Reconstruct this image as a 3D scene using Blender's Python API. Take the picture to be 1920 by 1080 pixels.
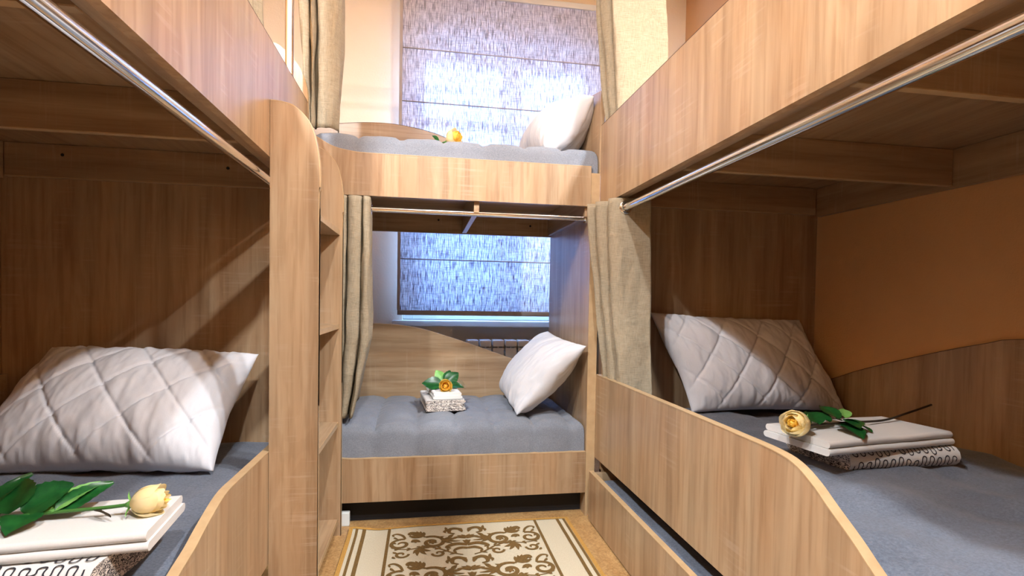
import bpy, bmesh, math, random
from mathutils import Vector, Matrix, noise
random.seed(7)
for o in list(bpy.data.objects): bpy.data.objects.remove(o, do_unlink=True)
S = bpy.context.scene
C = S.collection
R = math.radians

# ------------------------------------------------------------------ camera
YAW, PITCH, ROLL = 0.1654, -0.026, 0.0164
FPX, SHY = 980.75, 51.2
def cam_axes():
    c, s = math.cos(YAW), math.sin(YAW)
    ex, ef, eu = Vector((c, -s, 0)), Vector((s, c, 0)), Vector((0, 0, 1))
    c, s = math.cos(PITCH), math.sin(PITCH)
    f2, u2 = c*ef + s*eu, -s*ef + c*eu
    c, s = math.cos(ROLL), math.sin(ROLL)
    return c*ex + s*u2, c*u2 - s*ex, f2
r_, u_, f_ = cam_axes()
cd = bpy.data.cameras.new('camera'); cam = bpy.data.objects.new('camera', cd); C.objects.link(cam)
m = Matrix((( r_.x, u_.x, -f_.x, 0), (r_.y, u_.y, -f_.y, 0), (r_.z, u_.z, -f_.z, .9), (0, 0, 0, 1)))
cam.matrix_world = m
cd.sensor_width = 36; cd.lens = 36*FPX/1920; cd.shift_y = SHY/1920; cd.clip_start = .02
S.camera = cam

# ------------------------------------------------------------------ world, lamps, exposure
W = bpy.data.worlds.new('World'); S.world = W; W.use_nodes = True
bg = W.node_tree.nodes['Background']
bg.inputs[0].default_value = (.25, .46, 1.0, 1); bg.inputs[1].default_value = 14.5
S.view_settings.view_transform = 'Standard'; S.view_settings.look = 'None'
S.view_settings.exposure = 1.12; S.view_settings.gamma = 1; S.view_settings.use_curve_mapping = False
def lamp(name, loc, watts, rad=.05, col=(.93, .97, 1.03)):
    l = bpy.data.lights.new(name, 'AREA'); l.shape = 'DISK'; l.size = rad*2; l.energy = watts; l.color = col   # downlight
    o = bpy.data.objects.new(name, l); C.objects.link(o); o.location = loc; return o
LW = 35
for i, (x, y) in enumerate([(1.40, -.05), (1.30, .42), (-.98, -.05), (-.90, .42), (.15, -.4)]):
    lamp('ceiling_lamp', (x, y, 2.90), LW)
pl = bpy.data.lights.new('window_portal', 'AREA'); pl.shape = 'RECTANGLE'; pl.size = 1.4; pl.size_y = 1.9
pl.cycles.is_portal = True
po = bpy.data.objects.new('window_portal', pl); C.objects.link(po); po.location = (.5, 3.60, 1.66); po.rotation_euler = (R(-90), 0, 0)

# ------------------------------------------------------------------ materials
def lin(c): return tuple(((v/255+.055)/1.055)**2.4 if v/255 > .04045 else v/255/12.92 for v in c)
class NT:
    def __init__(s, name):
        s.m = bpy.data.materials.new(name); s.m.use_nodes = True; s.t = s.m.node_tree; s.b = s.t.nodes['Principled BSDF']
    def n(s, typ, **kw):
        x = s.t.nodes.new(typ)
        for k, v in kw.items():
            if k.startswith('i_'): x.inputs[k[2:].replace('_', ' ')].default_value = v
            else: setattr(x, k, v)
        return x
    def l(s, a, b): s.t.links.new(a, b)
    def ramp(s, fac, stops):
        r = s.n('ShaderNodeValToRGB'); e = r.color_ramp.elements
        while len(e) < len(stops): e.new(.5)
        for k, (p, c) in zip(e, stops):
            k.position = p; k.color = (*c, 1) if len(c) == 3 else c
        s.l(fac, r.inputs[0]); return r.outputs[0]
    def mix(s, fac, a, b, mode='MIX'):
        x = s.n('ShaderNodeMix', data_type='RGBA', blend_type=mode)
        for sock, v in ((x.inputs[0], fac), (x.inputs[6], a), (x.inputs[7], b)):
            if isinstance(v, (int, float)): sock.default_value = v
            elif isinstance(v, tuple): sock.default_value = (*v, 1) if len(v) == 3 else v
            else: s.l(v, sock)
        return x.outputs[2]
    def noise(s, vec, scale, detail=4, rough=.55, dist=0):
        x = s.n('ShaderNodeTexNoise'); x.inputs['Scale'].default_value = scale; x.inputs['Detail'].default_value = detail
        x.inputs['Roughness'].default_value = rough; x.inputs['Distortion'].default_value = dist
        if vec is not None: s.l(vec, x.inputs['Vector'])
        return x.outputs[0]
    def mapped(s, scale, rnd=True):
        tc = s.n('ShaderNodeTexCoord'); mp = s.n('ShaderNodeMapping'); mp.inputs['Scale'].default_value = scale
        src = tc.outputs['Object']
        if rnd:
            oi = s.n('ShaderNodeObjectInfo'); ad = s.n('ShaderNodeVectorMath', operation='MULTIPLY_ADD')
            s.l(oi.outputs['Random'], ad.inputs[0]); ad.inputs[1].default_value = (7, 5, 9); s.l(src, ad.inputs[2]); src = ad.outputs[0]
        s.l(src, mp.inputs[0]); return mp.outputs[0]
    def bump(s, h, st, d=.002):
        b = s.n('ShaderNodeBump'); b.inputs['Strength'].default_value = st; b.inputs['Distance'].default_value = d
        s.l(h, b.inputs['Height']); s.l(b.outputs[0], s.b.inputs['Normal'])
    def col(s, c):
        if isinstance(c, tuple): s.b.inputs['Base Color'].default_value = (*c, 1)
        else: s.l(c, s.b.inputs['Base Color'])
    def set(s, rough=.5, metal=0, spec=.5, **kw):
        s.b.inputs['Roughness'].default_value = rough; s.b.inputs['Metallic'].default_value = metal
        s.b.inputs['Specular IOR Level'].default_value = spec
        for k, v in kw.items(): s.b.inputs[k].default_value = v
        return s.m
MT = {}
def wood(name, axis, tint=(1, 1, 1)):
    t = NT(name); sc = {'X': (.35, 1, 1), 'Y': (1, .35, 1), 'Z': (1, 1, .35)}[axis]
    k = lambda f, a: tuple(f*(a if v < 1 else 1) for v in sc)
    v1 = t.mapped(k(9, .10)); v2 = t.mapped(k(70, .045)); v3 = t.mapped(k(22, 6)); v4 = t.mapped(k(5, .2))
    n1 = t.noise(v1, 1, 5, .6, .8); n2 = t.noise(v2, 1, 3, .6); n4 = t.noise(v4, 1, 2, .5, 2.2)
    # cross-cut saw marks
    inv = {'X': (95, 4, 4), 'Y': (4, 95, 4), 'Z': (4, 4, 95)}[axis]
    v3 = t.mapped(inv); n3 = t.noise(v3, 1, 3, .6); pm = t.noise(t.mapped((9, 9, 4)), 1, 2)
    tt = lambda c: tuple(a*b*k_ for a, b, k_ in zip(lin(c), tint, (.605, .615, .655)))
    base = t.ramp(n1, [(.30, tt((190, 151, 108))), (.46, tt((211, 175, 132))), (.6, tt((221, 189, 146))), (.75, tt((203, 165, 120)))])
    fig = t.n('ShaderNodeMath', operation='SINE'); mu = t.n('ShaderNodeMath', operation='MULTIPLY'); mu.inputs[1].default_value = 26
    t.l(n4, mu.inputs[0]); t.l(mu.outputs[0], fig.inputs[0])
    figm = t.ramp(fig.outputs[0], [(.0, (.92, .90, .88)), (.5, (1, 1, 1))])
    c1 = t.mix(.55, base, figm, 'MULTIPLY')
    pore = t.ramp(n2, [(.36, (.80, .75, .70)), (.52, (1, 1, 1))])
    c2 = t.mix(.8, c1, pore, 'MULTIPLY')
    saw = t.ramp(n3, [(.54, (0, 0, 0)), (.64, (1, 1, 1))]); pmr = t.ramp(pm, [(.5, (0, 0, 0)), (.64, (.36, .36, .36))])
    sm = t.mix(1.0, saw, pmr, 'MULTIPLY')
    c3 = t.mix(sm, c2, tt((232, 205, 172)))
    n5 = t.noise(t.mapped(k(16, .02)), 1, 1, .4)
    c4 = t.mix(.75, c3, t.ramp(n5, [(.36, (.80, .77, .74)), (.5, (1, 1, 1)), (.64, (1.0, .94, .88))]), 'MULTIPLY')
    t.col(c4); t.bump(n2, .10, .001); MT[name] = t.set(.36, 0, .45)
    t.b.inputs['Coat Weight'].default_value = .12; t.b.inputs['Coat Roughness'].default_value = .22
for a in 'XYZ': wood('oak_'+a, a)
def edge():
    t = NT('edge_band'); n = t.noise(t.mapped((30, 30, 30)), 1, 3)
    t.col(t.ramp(n, [(.3, lin((176, 147, 108))), (.7, lin((188, 160, 121)))])); MT['edge'] = t.set(.4)
edge()
t = NT('dark_seam'); t.col(lin((74, 50, 32))); MT['seam'] = t.set(.6)
t = NT('dark_hole'); t.col((.01, .008, .006)); MT['hole'] = t.set(.8)
t = NT('underbed_shade_black'); t.col((.006, .006, .008)); MT['black'] = t.set(.7)  # near-black, shade under the back bunk put into the colour
t = NT('chrome'); t.col((.86, .87, .88)); MT['chrome'] = t.set(.13, 1)
t = NT('white_plastic'); t.col(lin((225, 230, 226))); MT['wplastic'] = t.set(.4)
def wall(name, c1, c2):
    t = NT(name); v = t.mapped((1, 1, 1), False); n = t.noise(v, 3, 3); f = t.noise(v, 120, 4)
    t.col(t.ramp(n, [(.3, lin(c1)), (.7, lin(c2))])); t.bump(f, .35, .004); MT[name] = t.set(.75, 0, .25)
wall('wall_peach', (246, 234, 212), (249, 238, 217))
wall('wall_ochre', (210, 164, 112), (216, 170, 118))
wall('wall_brown', (96, 68, 48), (104, 74, 52))
wall('ceiling_white', (246, 240, 230), (250, 244, 236))
wall('wall_white', (236, 228, 222), (240, 233, 228))
wall('outside_grey', (110, 114, 122), (124, 128, 134))
def floor():
    t = NT('floor_cork'); v = t.mapped((1, 1, 1), False); n = t.noise(v, 130, 6, .7); b = t.noise(v, 14, 3)
    c = t.ramp(n, [(.32, lin((104, 72, 40))), (.45, lin((152, 114, 70))), (.58, lin((180, 144, 94))), (.7, lin((200, 168, 120)))])
    t.col(t.mix(.3, c, t.ramp(b, [(.3, lin((160, 116, 66))), (.7, lin((216, 178, 122)))]))); t.bump(n, .1); MT['floor'] = t.set(.42)
floor()
def cloth(name, c1, c2, sc=260, bump=.25, rough=.95, sheen=.2, blot=6):
    t = NT(name); v = t.mapped((1, 1, 1), False); f = t.noise(v, sc, 3, .7); b = t.noise(v, blot, 4)
    c = t.ramp(f, [(.3, lin(c1)), (.7, lin(c2))])
    t.col(t.mix(.35, c, t.ramp(b, [(.3, lin(c1)), (.7, lin(c2))]))); t.bump(f, bump, .002)
    t.b.inputs['Sheen Weight'].default_value = sheen; MT[name] = t.set(rough, 0, .2)
cloth('grey_fleece', (70, 76, 87), (112, 119, 131), 170, .8)
cloth('grey_quilt', (102, 107, 116), (138, 143, 151), 260, .3)
cloth('cotton_white', (206, 206, 209), (216, 216, 219), 400, .06, .85, .1)
cloth('sheet_white', (204, 202, 197), (214, 212, 207), 400, .05, .85, .1)
def linen(name, c1, c2, c3):
    t = NT(name); a = t.noise(t.mapped((700, 700, 30), False), 1, 2); b = t.noise(t.mapped((40, 40, 700), False), 1, 2)
    ad = t.n('ShaderNodeMath', operation='ADD'); t.l(a, ad.inputs[0]); t.l(b, ad.inputs[1])
    w = t.noise(t.mapped((5, 5, 9), False), 1, 4, .6, 1.5)
    hf = t.n('ShaderNodeMath', operation='MULTIPLY'); t.l(ad.outputs[0], hf.inputs[0]); hf.inputs[1].default_value = .5
    t.col(t.ramp(hf.outputs[0], [(.35, lin(c1)), (.5, lin(c2)), (.65, lin(c3))]))
    ad2 = t.n('ShaderNodeMath', operation='MULTIPLY_ADD'); t.l(w, ad2.inputs[0]); ad2.inputs[1].default_value = 6; t.l(hf.outputs[0], ad2.inputs[2])
    t.bump(ad2.outputs[0], .3, .004); MT[name] = t.set(.9, 0, .15)
linen('linen_beige', (137, 125, 103), (156, 144, 121), (168, 157, 135))
def blind():
    t = NT('blind_linen'); o = t.t.nodes['Material Output']
    a = t.noise(t.mapped((190, 1, 14), False), 1, 4, .65); b = t.noise(t.mapped((12, 1, 230), False), 1, 4, .65)
    dk1 = t.ramp(a, [(.40, (.08, .10, .16)), (.56, (1, 1, 1))]); dk2 = t.ramp(b, [(.32, (.35, .38, .45)), (.50, (1, 1, 1))])
    wv = t.mix(1.0, dk1, dk2, 'MULTIPLY')
    df = t.n('ShaderNodeBsdfDiffuse'); t.l(t.mix(1.0, t.mix(.55, (1, 1, 1), wv), lin((222, 214, 206)), 'MULTIPLY'), df.inputs[0])
    tr = t.n('ShaderNodeBsdfTranslucent'); t.l(t.mix(1.0, wv, (.80, .86, .95), 'MULTIPLY'), tr.inputs[0])
    tp = t.n('ShaderNodeBsdfTransparent'); t.l(wv, tp.inputs[0])
    m1 = t.n('ShaderNodeMixShader'); m1.inputs[0].default_value = .17; t.l(df.outputs[0], m1.inputs[1]); t.l(tr.outputs[0], m1.inputs[2])
    m2 = t.n('ShaderNodeMixShader'); m2.inputs[0].default_value = .08; t.l(m1.outputs[0], m2.inputs[1]); t.l(tp.outputs[0], m2.inputs[2])
    t.l(m2.outputs[0], o.inputs[0]); MT['blind'] = t.m
blind()
t = NT('blind_hem'); t.col(lin((178, 172, 170))); MT['hem'] = t.set(.9)
def pane():
    t = NT('window_glass'); o = t.t.nodes['Material Output']; g = t.n('ShaderNodeBsdfGlossy'); g.inputs['Roughness'].default_value = .02
    tp = t.n('ShaderNodeBsdfTransparent'); mx = t.n('ShaderNodeMixShader'); mx.inputs[0].default_value = .08
    t.l(tp.outputs[0], mx.inputs[1]); t.l(g.outputs[0], mx.inputs[2]); t.l(mx.outputs[0], o.inputs[0]); MT['glass'] = t.m
pane()
def cello():
    t = NT('cellophane'); o = t.t.nodes['Material Output']; g = t.n('ShaderNodeBsdfGlossy'); g.inputs['Roughness'].default_value = .12
    tp = t.n('ShaderNodeBsdfTransparent'); mx = t.n('ShaderNodeMixShader'); mx.inputs[0].default_value = .22
    t.l(tp.outputs[0], mx.inputs[1]); t.l(g.outputs[0], mx.inputs[2]); t.l(mx.outputs[0], o.inputs[0]); MT['cello'] = t.m
cello()
def simple(name, c, rough=.5, var=None, sc=30, **kw):
    t = NT(name)
    if var: t.col(t.ramp(t.noise(t.mapped((1, 1, 1)), sc, 3), [(.3, lin(c)), (.7, lin(var))]))
    else: t.col(lin(c))
    MT[name] = t.set(rough, **kw)
simple('radiator_white', (238, 240, 240), .35)
simple('rug_cream', (206, 197, 172), .95, (180, 170, 144), 420)
simple('rug_brown', (120, 92, 44), .95, (92, 68, 30), 260)
simple('rug_gold', (190, 146, 72), .9, (166, 122, 54), 200)
def petal_mat(name, c1, c2):
    t = NT(name); o = t.t.nodes['Material Output']; c = t.ramp(t.noise(t.mapped((1, 1, 1)), 40, 3), [(.3, lin(c1)), (.7, lin(c2))])
    d = t.n('ShaderNodeBsdfDiffuse'); r = t.n('ShaderNodeBsdfTranslucent'); t.l(c, d.inputs[0]); t.l(c, r.inputs[0])
    x = t.n('ShaderNodeMixShader'); x.inputs[0].default_value = .46; t.l(d.outputs[0], x.inputs[1]); t.l(r.outputs[0], x.inputs[2]); t.l(x.outputs[0], o.inputs[0]); MT[name] = t.m
petal_mat('petal_pale', (255, 244, 204), (255, 238, 184)); petal_mat('petal_deep', (255, 228, 124), (255, 216, 96))
simple('leaf', (14, 64, 28), .34, (28, 88, 36), 60)
simple('leaf_light', (96, 150, 70), .45, (120, 172, 90), 60)
simple('stem', (64, 110, 44), .5)
simple('stem_dark', (50, 40, 26), .6)
simple('print_black', (40, 38, 44), .9)
def towel_end():
    t = NT('towel_fold_end'); n = t.noise(t.mapped((48, 48, 130)), 1, 3, .6, 2.5)
    t.col(t.ramp(n, [(.41, lin((226, 216, 204))), (.44, lin((40, 34, 36))), (.52, lin((44, 38, 40))), (.55, lin((222, 212, 200)))])); MT['towel_end'] = t.set(.95)
towel_end()

# ------------------------------------------------------------------ mesh helpers
class G:
    def __init__(s): s.v = []; s.f = []; s.mi = []
    def add(s, vs, fs, mi=0):
        b = len(s.v); s.v += [tuple(v) for v in vs]; s.f += [tuple(i+b for i in f) for f in fs]; s.mi += [mi]*len(fs); return s
    def box(s, lo, hi, bev=.0, mi=0):
        bm = bmesh.new(); bmesh.ops.create_cube(bm, size=1)
        for v in bm.verts: v.co = Vector([lo[i]+(v.co[i]+.5)*(hi[i]-lo[i]) for i in range(3)])
        if bev: bmesh.ops.bevel(bm, geom=bm.edges[:], offset=bev, segments=2, affect='EDGES', profile=.6)
        bm.verts.index_update(); s.add([v.co[:] for v in bm.verts], [[v.index for v in f.verts] for f in bm.faces], mi); bm.free(); return s
    def prism(s, prof, axis, a0, a1, mi=0):
        # prof: closed 2-D polygon in the two other axes (cyclic order after dropping axis)
        o = [i for i in range(3) if i != axis]; n = len(prof)
        def P(p, a): r = [0, 0, 0]; r[o[0]] = p[0]; r[o[1]] = p[1]; r[axis] = a; return r
        vs = [P(p, a0) for p in prof]+[P(p, a1) for p in prof]
        fs = [[i, (i+1) % n, n+(i+1) % n, n+i] for i in range(n)]+[list(range(n))[::-1], list(range(n, 2*n))]
        return s.add(vs, fs, mi)
    def strip(s, line, axis, a0, a1, th, mi=0):
        # band lying on an open profile polyline, thickness th normal to it
        o = [i for i in range(3) if i != axis]; n = len(line); vs = []
        for i, p in enumerate(line):
            q0, q1 = line[max(0, i-1)], line[min(n-1, i+1)]; d = Vector((q1[0]-q0[0], q1[1]-q0[1])).normalized(); nr = Vector((-d.y, d.x))
            if nr.y < 0 or (abs(nr.y) < 1e-6 and nr.x < 0): nr = -nr
            for (k, a) in ((0, a0), (0, a1), (th, a1), (th, a0)):
                r = [0, 0, 0]; r[o[0]] = p[0]+nr.x*k; r[o[1]] = p[1]+nr.y*k; r[axis] = a; vs.append(r)
        fs = []
        for i in range(n-1):
            for j in range(4): fs.append([i*4+j, i*4+(j+1) % 4, i*4+4+(j+1) % 4, i*4+4+j])
        fs += [[0, 1, 2, 3], [4*n-4, 4*n-3, 4*n-2, 4*n-1]]
        return s.add(vs, fs, mi)
    def tube(s, pts, rad, seg=12, mi=0, cap=True):
        pts = [Vector(p) for p in pts]; n = len(pts); vs = []; rr = rad if isinstance(rad, (list, tuple)) else [rad]*n
        up = Vector((.13, .21, .97))
        for i, p in enumerate(pts):
            d = (pts[min(n-1, i+1)]-pts[max(0, i-1)]).normalized(); a = d.cross(up)
            if a.length < 1e-3: a = d.cross(Vector((1, 0, 0)))
            a.normalize(); b = d.cross(a)
            for k in range(seg):
                t = 2*math.pi*k/seg; vs.append(p+rr[i]*(math.cos(t)*a+math.sin(t)*b))
        fs = [[i*seg+k, i*seg+(k+1) % seg, (i+1)*seg+(k+1) % seg, (i+1)*seg+k] for i in range(n-1) for k in range(seg)]
        if cap: fs += [list(range(seg))[::-1], list(range((n-1)*seg, n*seg))]
        return s.add(vs, fs, mi)
    def torus(s, c, axis, R0, r0, mi=0, nu=20, nv=8):
        ax = Vector(axis).normalized(); a = ax.orthogonal().normalized(); b = ax.cross(a); vs = []
        for i in range(nu):
            t = 2*math.pi*i/nu; d = math.cos(t)*a+math.sin(t)*b
            for j in range(nv):
                q = 2*math.pi*j/nv; vs.append(Vector(c)+d*(R0+r0*math.cos(q))+ax*r0*math.sin(q))
        fs = [[i*nv+j, ((i+1) % nu)*nv+j, ((i+1) % nu)*nv+(j+1) % nv, i*nv+(j+1) % nv] for i in range(nu) for j in range(nv)]
        return s.add(vs, fs, mi)
    def grid(s, fn, nu, nv, mi=0, flip=False):
        vs = [fn(i/nu, j/nv) for i in range(nu+1) for j in range(nv+1)]
        fs = [[i*(nv+1)+j, (i+1)*(nv+1)+j, (i+1)*(nv+1)+j+1, i*(nv+1)+j+1] for i in range(nu) for j in range(nv)]
        if flip: fs = [f[::-1] for f in fs]
        return s.add(vs, fs, mi)
def root_loc(o):
    while o.parent: o = o.parent
    return Vector(o.location)
def obj(name, g, mats, parent=None, smooth=False, base=None, recalc=True, angle=None):
    me = bpy.data.meshes.new(name); vs = [Vector(v) for v in g.v]
    if parent: off = root_loc(parent)
    elif base is not None: off = Vector(base)
    else:
        lo = [min(v[i] for v in vs) for i in range(3)]; hi = [max(v[i] for v in vs) for i in range(3)]
        off = Vector(((lo[0]+hi[0])/2, (lo[1]+hi[1])/2, lo[2]))
    me.from_pydata([v-off for v in vs], [], g.f)
    if not isinstance(mats, (list, tuple)): mats = [mats]
    for mm in mats: me.materials.append(MT[mm])
    me.polygons.foreach_set('material_index', g.mi)
    if recalc:
        bm = bmesh.new(); bm.from_mesh(me); bmesh.ops.recalc_face_normals(bm, faces=bm.faces); bm.to_mesh(me); bm.free()
    if smooth: me.polygons.foreach_set('use_smooth', [True]*len(me.polygons))
    if angle is not None: me.set_sharp_from_angle(angle=R(angle))
    me.update()
    o = bpy.data.objects.new(name, me); C.objects.link(o)
    if parent: o.parent = parent
    else: o.location = off
    return o
def thing(name, label, cat, loc, group=None):
    o = bpy.data.objects.new(name, None); C.objects.link(o); o.location = loc; o.empty_display_size = .1
    return tag(o, label, cat, group)
def tag(o, label, cat, group=None, kind=None):
    o['label'] = label; o['category'] = cat
    if group: o['group'] = group
    if kind: o['kind'] = kind
    return o
def struct(name, g, mat, label=None, **kw):
    o = obj(name, g, mat, **kw); o['kind'] = 'structure'
    if label: o['label'] = label
    return o
def catmull(pts, k=8):
    out = []; n = len(pts)
    for i in range(n-1):
        p0, p1, p2, p3 = [Vector(pts[max(0, min(n-1, j))]) for j in (i-1, i, i+1, i+2)]
        for q in range(k):
            t = q/k; out.append(tuple(.5*((2*p1)+(-p0+p2)*t+(2*p0-5*p1+4*p2-p3)*t*t+(-p0+3*p1-3*p2+p3)*t**3)))
    out.append(tuple(pts[-1])); return out
def fbm(p, sc, oct=3):
    return noise.fractal(Vector(p)*sc, .9, 2.0, oct, noise_basis='PERLIN_ORIGINAL')

# ------------------------------------------------------------------ room dimensions
XL, XR, XWL, XWR = -.4435, .7165, -1.46, 1.728
YN, YE, YB, YF, YW = .05, 2.088, 2.109, 2.82, 3.37
ZC = 2.97; YFRONT = -2.6

struct('floor', G().box((XWL-.1, YFRONT-.1, -.08), (XWR+.1, YW+.1, 0)), 'floor')
struct('ceiling', G().box((XWL-.1, YFRONT-.1, ZC), (XWR+.1, YW+.25, ZC+.08)), 'ceiling_white')
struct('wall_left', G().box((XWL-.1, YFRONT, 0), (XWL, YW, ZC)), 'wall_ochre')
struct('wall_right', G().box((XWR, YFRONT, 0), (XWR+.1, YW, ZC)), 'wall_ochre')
struct('wall_front', G().box((XWL, YFRONT-.1, 0), (XWR, YFRONT, ZC)), 'wall_brown')
# window wall with an opening and a shallow radiator niche below the sill
WX0, WX1, WZ0, WZ1 = -.14, 1.16, .775, 2.56
g = G(); T = .24
g.box((XWL, YW, 0), (WX0, YW+T, ZC)); g.box((WX1, YW, 0), (XWR, YW+T, ZC)); g.box((WX0, YW, WZ1), (WX1, YW+T, ZC))
g.box((WX0, YW, 0), (.175, YW+T, WZ0-.04)); g.box((.175, YW+.10, 0), (WX1, YW+T, WZ0-.04)); g.box((WX0, YW+.14, WZ0-.04), (WX1, YW+T, WZ0))
struct('wall_back', g, 'wall_peach')
struct('sky_blocker', G().box((-9, 13, -2), (12, 13.3, 2.75)), 'outside_grey')  # added unseen slab, blocks low sky to dim the lower panes
# window
def window():
    fr = G(); y0, y1 = YW+.10, YW+.16
    fr.box((WX0, y0, WZ0), (WX0+.06, y1, WZ1), .004); fr.box((WX1-.06, y0, WZ0), (WX1, y1, WZ1), .004)
    fr.box((WX0+.06, y0, WZ1-.06), (WX1-.06, y1, WZ1), .004); fr.box((WX0+.06, y0, WZ0), (WX1-.06, y1, WZ0+.06), .004)
    w = struct('window_1', fr, 'wplastic')
    for (a, b) in ((WX0+.06, .545), (.555, WX1-.06)):
        for (z0, z1) in ((WZ0+.06, 2.055), (2.057, WZ1-.06)):
            s = G(); y2, y3 = y0-.02, y1-.01; t1 = .064; zt = .024 if z0 > 2 else t1; zu = .024 if z0 < 2 else t1
            s.box((a, y2, z0), (a+t1, y3, z1), .004); s.box((b-t1, y2, z0), (b, y3, z1), .004)
            s.box((a+t1, y2, z0), (b-t1, y3, z0+zt), .004); s.box((a+t1, y2, z1-zu), (b-t1, y3, z1), .004)
            so = obj('casement', s, 'wplastic', w)
            obj('pane', G().box((a+t1-.004, y2+.03, z0+zt-.004), (b-t1+.004, y2+.036, z1-zu+.004)), 'glass', so)
    obj('window_sill', G().box((WX0-.06, YW-.045, WZ0-.04), (WX1+.06, YW+.10, WZ0-.002), .006), 'wplastic', w)
window()

# roman blind
bl = thing('roman_blind', 'pale linen roman blind hanging over the window', 'blind', (.5, YW-.03, .80))
BX0, BX1 = -.166, 1.20; by = YW-.10
def blind_fn(zb, zt):
    def f(u, v):
        x = BX0+(BX1-BX0)*u; z = zb+(zt-zb)*v
        return (x, by-.006*math.sin(math.pi*v)+.0015*fbm((x, 0, z), 5), z)
    return f
seams = [.838, 1.151, 1.62, 2.106, 2.425, 2.765]
for i in range(len(seams)-1):
    p = obj('fabric_panel', G().grid(blind_fn(seams[i], seams[i+1]), 40, 10), 'blind', bl, smooth=True, recalc=False)
    if i: obj('seam_rod', G().tube([(BX0, by-.002, seams[i]), (BX1, by-.002, seams[i])], .0035, 8), 'hem', bl, smooth=True)
obj('bottom_hem', G().box((BX0, by-.008, .808), (BX1, by+.004, .838), .003), 'hem', bl)
obj('side_hem', G().box((BX0-.002, by-.014, .838), (BX0+.016, by+.003, 2.765), .0015), 'hem', bl)
obj('head_rail', G().box((BX0, by-.012, 2.765), (BX1, YW-.001, 2.80), .004), 'wplastic', bl)

# radiator
ra = thing('radiator', 'white sectional radiator under the window sill', 'radiator', (.6, YW+.02, .08))
for k in range(10):
    x = .26+k*.082; g = G(); y0, y1 = YW-.095, YW+.01
    g.box((x+.004, y0+.012, .13), (x+.076, y0+.022, .605), .004)
    g.box((x+.034, y0+.02, .13), (x+.046, y1, .63), .003)
    for dx in (.012, .024, .052, .064): g.box((x+dx, y0+.02, .14), (x+dx+.003, y1, .62))
    sc = obj('radiator_section', g, 'radiator_white', ra)
    obj('section_cap', G().box((x+.003, y0+.004, .612), (x+.077, y1-.004, .655), .010), 'radiator_white', sc)
obj('header_pipe', G().tube([(.24, YW-.03, .57), (1.09, YW-.03, .57)], .017, 12), 'radiator_white', ra, smooth=True)
obj('header_pipe', G().tube([(.24, YW-.03, .17), (1.09, YW-.03, .17)], .017, 12), 'radiator_white', ra, smooth=True)

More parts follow.
